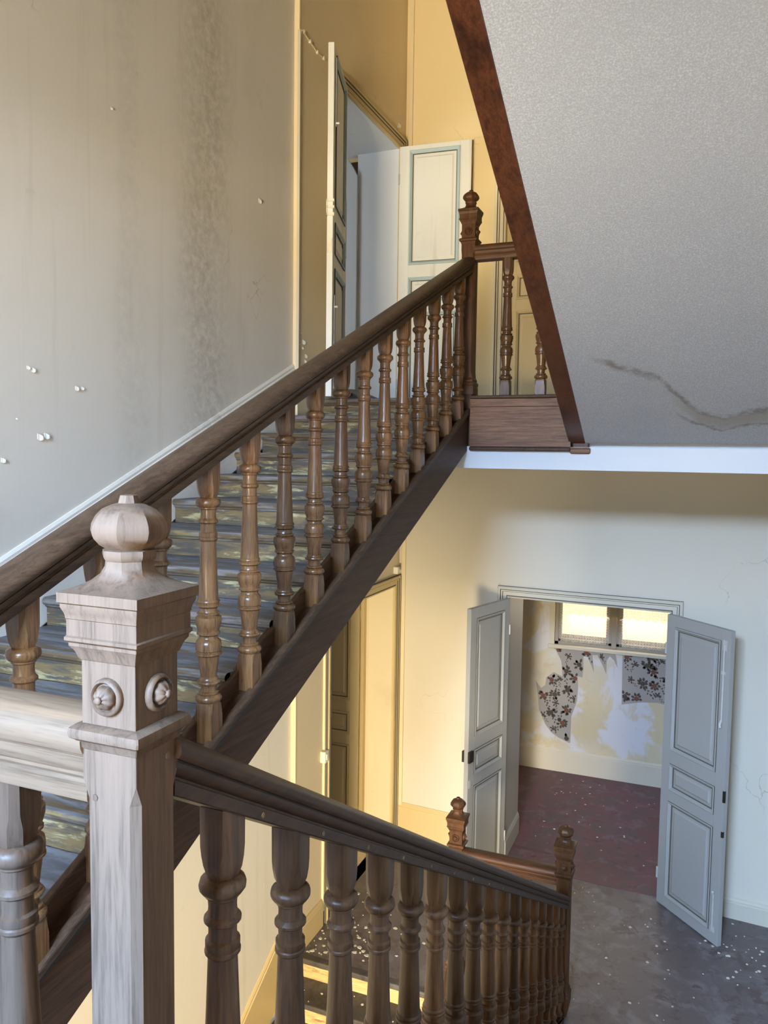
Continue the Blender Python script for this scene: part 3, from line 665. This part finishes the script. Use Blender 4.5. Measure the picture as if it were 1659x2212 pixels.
# corner strip with trunking on the left wall, conduit in the far corner
mb = MB().box(XS, XP + .003, 4.330, 4.346, 0.0, TOP); struct('trim_corner', mb, 'cream_trim', 'pale vertical corner strip on the left wall', bevel=.002)
mb = MB().box(XP - .006, XP + .012, 4.324, 4.332, ZU, E + 2.54); struct('trim_cable', mb, 'pale_trim', 'thin cable channel on the corner strip of the upper landing')
mb = MB().box(XP, XP + .016, 4.728, 4.744, .10, E - .6); struct('trim_conduit', mb, 'cream_trim', 'thin pale conduit beside the yellow door on the middle landing')
mb = MB().box(XP + .028, XP + .062, yf(XP) - .024, yf(XP), .28, TOP); struct('trim_pipe', mb, 'cream_trim', 'painted vertical pipe casing in the far left corner', bevel=.004)

# ------------------------------------------------------------------ door casings
CAS = [(0, 0), (0, .014), (.012, .020), (.020, .016), (.048, .016), (.052, .024), (.062, .026), (.068, .034), (.082, .036), (.090, .030), (.090, 0)]
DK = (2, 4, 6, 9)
def casing(name, P, u0, u1, z0, z1, mat, label, prof=CAS, left=True, right=True):
    """P(u, w, z): u along the wall, w out of the wall"""
    mb = MB(); W_ = prof[-1][0]
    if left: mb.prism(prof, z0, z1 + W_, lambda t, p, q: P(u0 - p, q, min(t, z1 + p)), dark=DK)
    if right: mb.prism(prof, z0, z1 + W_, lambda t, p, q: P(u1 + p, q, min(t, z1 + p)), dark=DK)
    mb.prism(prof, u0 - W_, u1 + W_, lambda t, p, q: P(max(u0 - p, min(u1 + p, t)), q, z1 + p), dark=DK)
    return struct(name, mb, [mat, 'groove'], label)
PL = lambda u, w, z: (XP + w, u, z)
PF = lambda u, w, z: (u, yf(u) - w, z)
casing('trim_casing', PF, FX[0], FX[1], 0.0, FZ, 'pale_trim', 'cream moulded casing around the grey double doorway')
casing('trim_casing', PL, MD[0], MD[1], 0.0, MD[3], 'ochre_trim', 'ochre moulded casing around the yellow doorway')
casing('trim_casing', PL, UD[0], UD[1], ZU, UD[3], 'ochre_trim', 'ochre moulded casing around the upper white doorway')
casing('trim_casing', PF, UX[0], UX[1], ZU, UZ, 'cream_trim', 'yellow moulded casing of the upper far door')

# ------------------------------------------------------------------ door leaves
PAN = ((.08, .80), (.885, 1.08), (1.18, 2.08))
def leaf(name, hinge, ang, w, h, mat, label, t=.036, mmat=None, side=1, pans=PAN, hscale=None):
    """leaf hinged at local x = 0, running along local +x; ang = direction of the leaf"""
    e = empty(name, hinge, label, None, None, 'structure', rz=ang)
    k = (hscale or h / 2.16); st = .082
    ps = [(a * k, b * k) for a, b in pans]
    mb = MB()
    mb.box(0, st, -t / 2, t / 2, 0, h); mb.box(w - st, w, -t / 2, t / 2, 0, h)
    z = 0
    for a, b in ps + [(h, h)]:
        mb.box(st, w - st, -t / 2, t / 2, z, a); z = b
    obj('frame', mb, mat, e, loc=(0, 0, 0), bevel=.0015)
    for a, b in ps:
        for s in (-1, 1):
            mb = MB(); rr = [(0, 0), (.0, .007), (.006, .009), (.012, .006), (.018, -.002), (.024, -.006), (.030, -.006), (.031, -.011)]
            rings = []
            for i, d in rr:
                yy = s * (t / 2 + d)
                rings.append([(st + i, yy, a + i), (w - st - i, yy, a + i), (w - st - i, yy, b - i), (st + i, yy, b - i)])
            mb.loft(rings, False)
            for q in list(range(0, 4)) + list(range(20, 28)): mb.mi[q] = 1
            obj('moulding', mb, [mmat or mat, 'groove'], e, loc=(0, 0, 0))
        mb = MB(); i1, i2 = .030, .062
        rings = []
        for yy, i in ((-(t / 2 - .004), i2), (-(t / 2 - .011), i2 - .012 + .001), (-(t / 2 - .013), i1), ((t / 2 - .013), i1), ((t / 2 - .011), i2 - .011), ((t / 2 - .004), i2)):
            rings.append([(st + i, yy, a + i), (w - st - i, yy, a + i), (w - st - i, yy, b - i), (st + i, yy, b - i)])
        mb.loft(rings); obj('panel', mb, mat, e, loc=(0, 0, 0))
    for zz in (.22, h - .25):
        obj('hinge', MB().tube([(-.004, s_ * 0 - side * t / 2, zz - .04 + s_ * .08) for s_ in (0, 1)], .007, 8), 'paint_iron', e, loc=(0, 0, 0))
    return e
def dirang(a, b): return math.atan2(b[1] - a[1], b[0] - a[0])
HM = FZ - .012
a, b = (-1.378, 6.075), (-1.535, 5.52); dl = leaf('door_1', (a[0], a[1], .008), dirang(a, b), .585, HM, 'door_grey', 'left grey panelled leaf of the double door, swung towards the stairs', side=-1)
a, b = (-0.168, 5.985), (0.240, 5.560); dr = leaf('door_2', (a[0], a[1], .008), dirang(a, b), .592, HM, 'door_grey', 'right grey panelled leaf of the double door, swung back towards the right wall')
a, b = (-2.615, 5.972), (-3.40, 5.972); dy = leaf('door_3', (a[0], a[1], .008), dirang(a, b), .76, 2.18, 'door_yellow', 'yellow panelled door leaf standing open inside the left doorway')
HU = UD[3] - ZU - .015
a, b = (-2.318, 5.99), (-1.752, 6.03); du = leaf('door_4', (a[0], a[1], ZU + .008), dirang(a, b), .572, HU, 'door_white', 'white door leaf with pale blue mouldings against the upper far wall', mmat='door_blue', hscale=.985)
a, b = (-2.312, 4.925), (-2.128, 4.33); dv = leaf('door_5', (a[0], a[1], ZU + .008), dirang(a, b), .60, HU, 'door_white', 'white door leaf seen edge-on beside the corner strip upstairs', mmat='door_blue', hscale=.985)
a, b = (UX[0] + .006, yf(UX[0]) + .04), (UX[1], yf(UX[1]) + .04); dw = leaf('door_6', (a[0], a[1], ZU + .008), dirang(a, b), UX[1] - UX[0] - .012, UZ - ZU - .015, 'door_yellow', 'closed yellow panelled door in the upper far wall behind the balusters')
# ironwork on the leaves (local coordinates of each leaf)
def fit(name, mb, mat, e, **kw): return obj(name, mb, mat, e, loc=(0, 0, 0), **kw)
fit('box_lock', MB().box(.535, .592, .018, .034, 1.00, 1.085), 'iron', dl, bevel=.002)
fit('box_lock', MB().box(.535, .592, -.034, -.018, 1.00, 1.085), 'iron', dl, bevel=.002)
fit('keyhole_plate', MB().box(.548, .572, .018, .021, .80, .86), 'paint_iron', dl)
mb = MB().tube([(.545, -.024, 1.55), (.545, -.024, 2.06)], .006); mb.box(.528, .562, -.022, -.017, 2.02, 2.09); mb.box(.528, .562, -.027, -.017, 1.86, 1.88); mb.tube([(.545, -.024, 1.55), (.545, -.036, 1.52), (.555, -.040, 1.50)], .008)
fit('flush_bolt', mb, 'paint_iron', dr)
mb = MB().tube([(.545, -.024, .10), (.545, -.024, .34)], .006); mb.box(.528, .562, -.022, -.017, .08, .12); mb.tube([(.545, -.024, .34), (.545, -.036, .36), (.555, -.040, .37)], .008)
fit('flush_bolt', mb, 'paint_iron', dr)
fit('strike_plate', MB().box(.580, .594, -.0185, -.004, 1.00, 1.08), 'iron', dr)
fit('strike_plate', MB().box(.580, .594, -.0185, -.004, .76, .80), 'iron', dr)
mb = MB(); mb.box(.585, .606, -.022, .026, 1.08, 1.10); mb.box(.585, .606, -.022, .026, 1.125, 1.14); mb.box(.585, .606, -.022, .026, 1.165, 1.18); mb.box(.585, .606, -.022, -.014, 1.08, 1.18)
fit('strike_box', mb, 'plastic', dv)
fit('keyhole_plate', MB().box(.594, .604, -.014, .014, .86, .95), 'plastic', dv, bevel=.002)
mb = MB().tube([(.55, .022, .05), (.55, .022, .62)], .006); mb.tube([(.55, .022, .55), (.55, .045, .55)], .007); fit('flush_bolt', mb, 'paint_iron', dv)
mb = MB().tube([(.55, .022, 1.62), (.55, .022, 2.02)], .006); mb.tube([(.55, .022, 1.64), (.55, .045, 1.64)], .007); fit('flush_bolt', mb, 'paint_iron', dv)
fit('astragal', MB().box(.566, .580, -.022, -.010, 0.0, HU), 'door_white', du)

# reveals of the doorways
mb = MB().box(XP - .36, XP - .002, UD[1] - .004, UD[1] + .004, ZU, UD[3]); struct('trim_reveal', mb, 'reveal_white', 'grey-white plaster reveal of the upper doorway')
mb = MB().box(XP - .50, XP - .004, UD[0] - .05, UD[1] + .06, UD[3] - .004, UD[3] + .01); struct('trim_reveal', mb, 'reveal_white', 'grey underside of the upper doorway lintel')
mb = MB()
prof = [(-2.690, 0.0), (-2.690, 1.92), (-2.735, 2.0), (-2.775, 2.06), (-2.800, 2.07), (-2.795, 1.95), (-2.785, 1.7), (-2.785, 0.0)]
mb.prism(prof, 5.985, 6.012, lambda t, p, q: (p, t, ZU + q)); struct('trim_jamb', mb, 'white', 'bluish white jamb board standing inside the upper doorway', bevel=.004)
mb = MB().box(XP - .215, XP - .002, MD[1] - .004, MD[1] + .004, 0.0, MD[3]); struct('trim_reveal', mb, 'cream_trim', 'bright cream reveal beside the yellow door')
mb = MB().box(XP - .270, XP - .240, MD[1] - .05, MD[1] + .0, 0.0, MD[3]); struct('trim_stop', mb, 'ochre_trim', 'ochre door stop in the yellow doorway')
mb = MB().box(FX[0] - .004, FX[0] + .004, yf(FX[0]) + .01, yf(FX[0]) + .53, 0.0, FZ); struct('trim_reveal', mb, 'door_grey', 'grey painted reveal on the left of the double doorway')
mb = MB().box(-3.95, -3.05, 7.55, 7.601, E + 2.05, E + 3.0); struct('trim_panel', mb, 'dark_wood', 'dark wooden panel in the room behind the upper doors')

# ------------------------------------------------------------------ far room: window, curtains, wallpaper
wr = empty('window_2', (-0.75, YR, wS), 'old double casement window with lace curtains in the far room', kind='structure')
fr = MB()
yq = (YR + .02, YR + .07)
fr.box(wA, wA + .035, yq[0], yq[1], wS, wT); fr.box(wB - .035, wB, yq[0], yq[1], wS, wT); fr.box(wA, wB, yq[0], yq[1], wT - .04, wT); fr.box(wA, wB, yq[0], yq[1], wS, wS + .03)
obj('window_frame', fr, 'frame_grey', wr)
for x0, x1 in ((wA + .037, -.765), (-.735, wB - .037)):
    m_ = MB(); y0, y1 = YR + .012, YR + .055
    l, r_ = (.030, .065) if x0 < -1 else (.065, .030)
    m_.box(x0, x0 + l, y0, y1, wS + .032, wT - .042); m_.box(x1 - r_, x1, y0, y1, wS + .032, wT - .042); m_.box(x0, x1, y0, y1, wS + .032, wS + .062); m_.box(x0, x1, y0, y1, wT - .08, wT - .042)
    c_ = obj('casement', m_, 'frame_grey', wr, bevel=.003)
    obj('pane', MB().box(x0 + l, x1 - r_, YR + .032, YR + .036, wS + .06, wT - .08), 'glass', c_)
mb = MB().box(-.775, -.725, YR - .004, YR + .03, wS + .01, wT - .02); obj('meeting_stile', mb, 'frame_grey', wr, bevel=.006)
obj('sill', MB().box(wA - .06, wB + .06, YR - .045, YR + .02, wS - .035, wS + .002), 'pale_trim', wr, bevel=.006)
mb = MB(); mb.box(wA - .055, wA, YR - .012, YR + .02, wS, wT); mb.box(wB, wB + .055, YR - .012, YR + .02, wS, wT); mb.box(wA - .055, wB + .055, YR - .012, YR + .02, wT, wT + .05)
obj('casing', mb, 'pale_trim', wr)
for i, (x0, x1) in enumerate(((wA + .05, -.80), (-.70, wB - .05))):
    mb = MB(); nx, nz = 60, 12; V = []; F_ = []
    for j in range(nz + 1):
        for k in range(nx + 1):
            u = k / nx; x = x0 + (x1 - x0) * u
            zlow = wS + .030 + .012 * abs(math.sin(u * math.pi * 7))
            V.append((x, YR + .004 + .007 * math.sin(u * 38 + i) * (0.4 + 0.6 * (1 - j / nz)), zlow + (wT - .03 - zlow) * j / nz))
    for j in range(nz):
        for k in range(nx):
            q = j * (nx + 1) + k; F_.append((q, q + 1, q + nx + 2, q + nx + 1))
    mb.add(V, F_)
    o = obj('lace_curtain', mb, 'lace', smooth=True)
    tag(o, ('white lace curtain on the left casement of the far room window', 'white lace curtain on the right casement of the far room window')[i], 'curtain', 'lace curtains')
# house across the street and the parapet below it
hs = empty('house', (-2.0, 14.0, 0.0), 'sunlit ochre house front seen through the lace curtains', 'house')
mb = MB().box(-9, 6, 14.0, 14.3, -3, 9); obj('wall', mb, 'facade', hs)
for x in (-3.4, -1.35, 0.7):
    w_ = obj('window', MB().box(x, x + .9, 13.93, 14.05, E + .2, E + 1.9), 'pale_trim', hs)
tag(obj('parapet', MB().box(-4, 3, 9.0, 9.2, -3, E - 2.06), 'parapet'), 'dark grey parapet outside below the far room window', 'parapet')

LP = [(-1.386, 1.365), (-1.329, 1.286), (-1.271, 1.18), (-1.257, 1.092), (-1.255, 1.013), (-1.344, 1.048), (-1.419, 0.982), (-1.428, 0.901), (-1.471, 0.862), (-1.529, 0.934), (-1.503, 0.789), (-1.487, 0.631), (-1.416, 0.481), (-1.347, 0.399), (-1.268, 0.354), (-1.168, 0.318), (-1.152, 0.321), (-1.15, 0.451), (-1.149, 0.598), (-1.095, 0.775), (-1.089, 0.91), (-1.098, 1.032), (-1.049, 1.027), (-1.042, 1.139), (-1.046, 1.25), (-1.003, 1.244), (-0.957, 1.149), (-0.934, 1.085), (-0.949, 1.216), (-0.956, 1.271), (-0.908, 1.276), (-0.853, 1.183), (-0.813, 1.089), (-0.812, 1.232), (-0.783, 1.279), (-0.74, 1.24), (-0.706, 1.167), (-0.72, 1.275), (-0.734, 1.325), (-1.05, 1.325)]
RP = [(-0.661, 1.325), (-0.17, 1.325), (-0.17, 0.85), (-0.232, 0.846), (-0.308, 0.858), (-0.458, 0.843), (-0.652, 0.795)]
LF = [(-1.318, 1.28), (-1.196, 1.233), (-1.086, 1.156), (-1.017, 1.29), (-0.867, 1.262), (-1.213, 1.074), (-1.363, 0.966), (-1.276, 0.988), (-1.326, 0.812), (-1.447, 0.785), (-1.312, 0.723), (-1.196, 0.874), (-1.2, 0.659), (-1.44, 0.579), (-1.358, 0.615), (-1.24, 0.518), (-1.33, 0.444), (-1.19, 0.36), (-1.124, 1.007), (-1.128, 0.792)]
RF = [(-0.618, 1.289), (-0.534, 1.222), (-0.421, 1.222), (-0.359, 1.164), (-0.568, 1.063), (-0.455, 1.034), (-0.344, 1.026), (-0.31, 0.933), (-0.624, 0.881), (-0.51, 0.873), (-0.283, 1.281), (-0.376, 1.306), (-0.22, 1.10), (-0.22, 0.96)]
LP[0] = (-1.386, 1.325)
def sheet(poly, flowers, label):
    n = len(poly); mb = MB()
    mb.add([(x, YR - .003, z) for x, z in poly] + [(x, YR - .0005, z) for x, z in poly],
           [tuple(range(n)), tuple(range(n, 2 * n))[::-1]] + [(i, (i + 1) % n, n + (i + 1) % n, n + i) for i in range(n)])
    o = tag(obj('wallpaper', mb, 'paper'), label, 'wallpaper', 'torn wallpaper sheets')
    pr = MB()
    def inside(x, z):
        c = False
        for i in range(n):
            (xa, za_), (xb, zb_) = poly[i], poly[i - 1]
            if (za_ > z) != (zb_ > z) and x < (xb - xa) * (z - za_) / (zb_ - za_) + xa: c = not c
        return c
    def petal(x, z, ang, L, w, mi, lift):
        pts = [(0, 0), (.35, .5), (.7, .42), (1, 0), (.7, -.42), (.35, -.5)]
        P = [(x + L * u * math.cos(ang) - w * v * math.sin(ang), z + L * u * math.sin(ang) + w * v * math.cos(ang)) for u, v in pts]
        if all(inside(*p) for p in P):
            pr.add([(a_, YR - .0033 - lift, b_) for a_, b_ in P], [(0, 1, 2, 3, 4, 5)], mi)
    for i, (x, z) in enumerate(flowers):
        big = i % 3 != 1; s = .046 if big else .030
        for k in range(9 if big else 6):
            a_ = k * 2 * math.pi / (9 if big else 6) + rnd.uniform(-.3, .3)
            d = s * rnd.uniform(.5, 1.1)
            petal(x + d * .55 * math.cos(a_), z + d * .55 * math.sin(a_), a_ + rnd.uniform(-.5, .5), s * rnd.uniform(.75, 1.05), s * .55, 0, 0)
        for k in range(6):
            petal(x, z, k * math.pi / 3 + i, s * .60, s * .62, 1 if i % 3 == 0 else 0, .0002 + .00005 * k)
        st_a = rnd.uniform(-2.4, -.7)
        for k in range(4): petal(x + s * (1.2 + .45 * k) * math.cos(st_a), z + s * (1.2 + .45 * k) * math.sin(st_a), st_a + (1 if k % 2 else -1) * .8, s * .6, s * .28, 0, 0)
    if pr.f: obj('flower_print', pr, ['print_leaf', 'print_rose'], o)['kind'] = 'stuff'
    return o
sheet(LP, LF, 'torn wallpaper sheet with brown flowers hanging left under the far window')
sheet(RP, RF, 'square wallpaper remnant with brown flowers right under the far window')

# ------------------------------------------------------------------ small things
sw = empty('light_switch', (XP, 4.70, E - 2.06), 'white surface light switch beside the yellow door', 'light switch')
obj('box', MB().box(XP, XP + .040, 4.690, 4.745, E - 2.11, E - 2.03), 'plastic', sw, bevel=.004)
obj('rocker', MB().box(XP + .038, XP + .046, 4.705, 4.730, E - 2.09, E - 2.05), 'plastic', sw, bevel=.003)
db = tag(obj('bell_box', MB().box(XP, XP + .04, 6.02, 6.075, E - .985, E - .925), 'plastic', bevel=.005), 'small beige bell box above the ochre casing on the middle landing', 'bell box')
mb = MB(); pts = [(XP + .006, 4.336, E + 2.50), (XP + .010, 4.34, E + 2.54), (XP + .008, 4.37, E + 2.545), (XP + .006, 4.46, E + 2.53), (XP + .005, 4.56, E + 2.515), (XP + .005, 4.65, E + 2.52), (XP + .005, 4.82, E + 2.55)]
cb = empty('cable', (XP, 4.5, E + 2.5), 'thin cable clipped to the wall above the edge-on white door', 'cable')
obj('wire', mb.tube(pts, .0045, 6), 'cream_trim', cb)
for p in pts[2:6]: obj('clip', MB().box(p[0] - .006, p[0] + .008, p[1] - .008, p[1] + .008, p[2] - .009, p[2] + .009), 'plastic', cb)
# slumped roll of linoleum in the upper doorway
mb = MB(); rings = []
for i in range(13):
    t = i / 12; y = 5.02 + .92 * t; x = -2.40 - .12 * math.sin(t * 2.2); hh = .052 + .030 * math.sin(t * math.pi); ww = .16
    rings.append([(x + ww * math.cos(q) * (1.0 if math.cos(q) > 0 else 1.2), y, ZU + .001 + max(0.0, hh * (1 + math.sin(q)) * .9)) for q in [2 * math.pi * k / 16 for k in range(16)]])
mb.loft(rings); tag(obj('linoleum_roll', mb, 'lino', smooth=True), 'slumped dark grey roll of linoleum lying in the upper doorway', 'linoleum')
# fallen paint chips: far too many small ones to count
mb = MB()
def chip(x, y, z, s):
    n = rnd.randint(4, 6); a0 = rnd.uniform(0, 6.28); h = rnd.uniform(.001, .003)
    P = [(x + s * rnd.uniform(.5, 1.0) * math.cos(a0 + 6.283 * k / n), y + s * rnd.uniform(.4, .9) * math.sin(a0 + 6.283 * k / n)) for k in range(n)]
    mb.add([(a_, b_, z + .0005) for a_, b_ in P] + [(a_, b_, z + h + rnd.uniform(0, .003)) for a_, b_ in P],
           [tuple(range(n))[::-1], tuple(range(n, 2 * n))] + [(k, (k + 1) % n, n + (k + 1) % n, n + k) for k in range(n)])
for _ in range(120): chip(-2.30 + abs(rnd.gauss(0, .32)), 4.42 + abs(rnd.gauss(0, .35)), 0, rnd.choice((.006, .009, .013, .020)))
for _ in range(30): chip(min(.58, rnd.gauss(.42, .12)), rnd.gauss(5.45, .18), 0, rnd.choice((.006, .010, .015)))
for _ in range(90): chip(rnd.uniform(-1.5, .55), rnd.uniform(4.5, 5.95), 0, rnd.choice((.004, .006, .009, .013)))
for _ in range(40): chip(rnd.uniform(-1.25, -.2), rnd.uniform(6.4, 8.0), 0, rnd.choice((.005, .008, .012)))
for k in range(1, 4):
    for _ in range(14): chip(rnd.uniform(-2.3, -1.5), 4.345 - (k - 1) * GA - rnd.uniform(.03, .19), -k * RA, rnd.choice((.005, .008, .012)))
tag(obj('paint_chips', mb, 'flake'), 'fallen pale paint chips scattered over the landing floor', 'paint chips', kind='stuff')
# curled flakes of paint still on the left wall
mb = MB()
for x, y, z, s in ((XS, 2.312, .05, .022), (XS, 2.345, .055, .020), (XS, 2.509, .253, .016), (XS, 2.54, .256, .012), (XS, 2.284, .304, .016), (XS, 2.262, .31, .012), (XS, 2.137, -.039, .016), (XS, 3.93, 1.42, .022),
                   (XS, 2.203, .116, .006), (XS, 2.732, 1.445, .009), (XP, 4.407, .697, .024), (XP, 4.439, .615, .020), (XP, 4.43, .58, .018), (XP, 4.376, .749, .010), (XP, 4.395, .66, .014), (XP, 6.00, 2.62, .03), (XP, 5.97, 2.60, .02)):
    n = 7; r_ = []; s *= .6
    for k in range(n):
        q = k / (n - 1); aa = q * 2.6
        c = (x + .001 + s * .55 * math.sin(aa * .6) * q, y - s * .8 + s * 1.5 * q, E + z)
        r_.append([(c[0], c[1], c[2] - s * (.5 + .4 * math.sin(q * 3))), (c[0], c[1], c[2] + s * (.6 + .5 * math.cos(q * 2))), (c[0] + .0015, c[1] + .0015, c[2] + s * (.6 + .5 * math.cos(q * 2))), (c[0] + .0015, c[1] + .0015, c[2] - s * (.5 + .4 * math.sin(q * 3)))])
    mb.loft(r_)
tag(obj('peeling_paint', mb, 'wall'), 'small curled flakes of paint peeling off the left wall', 'paint flakes', kind='stuff')
bpy.context.view_layer.update()
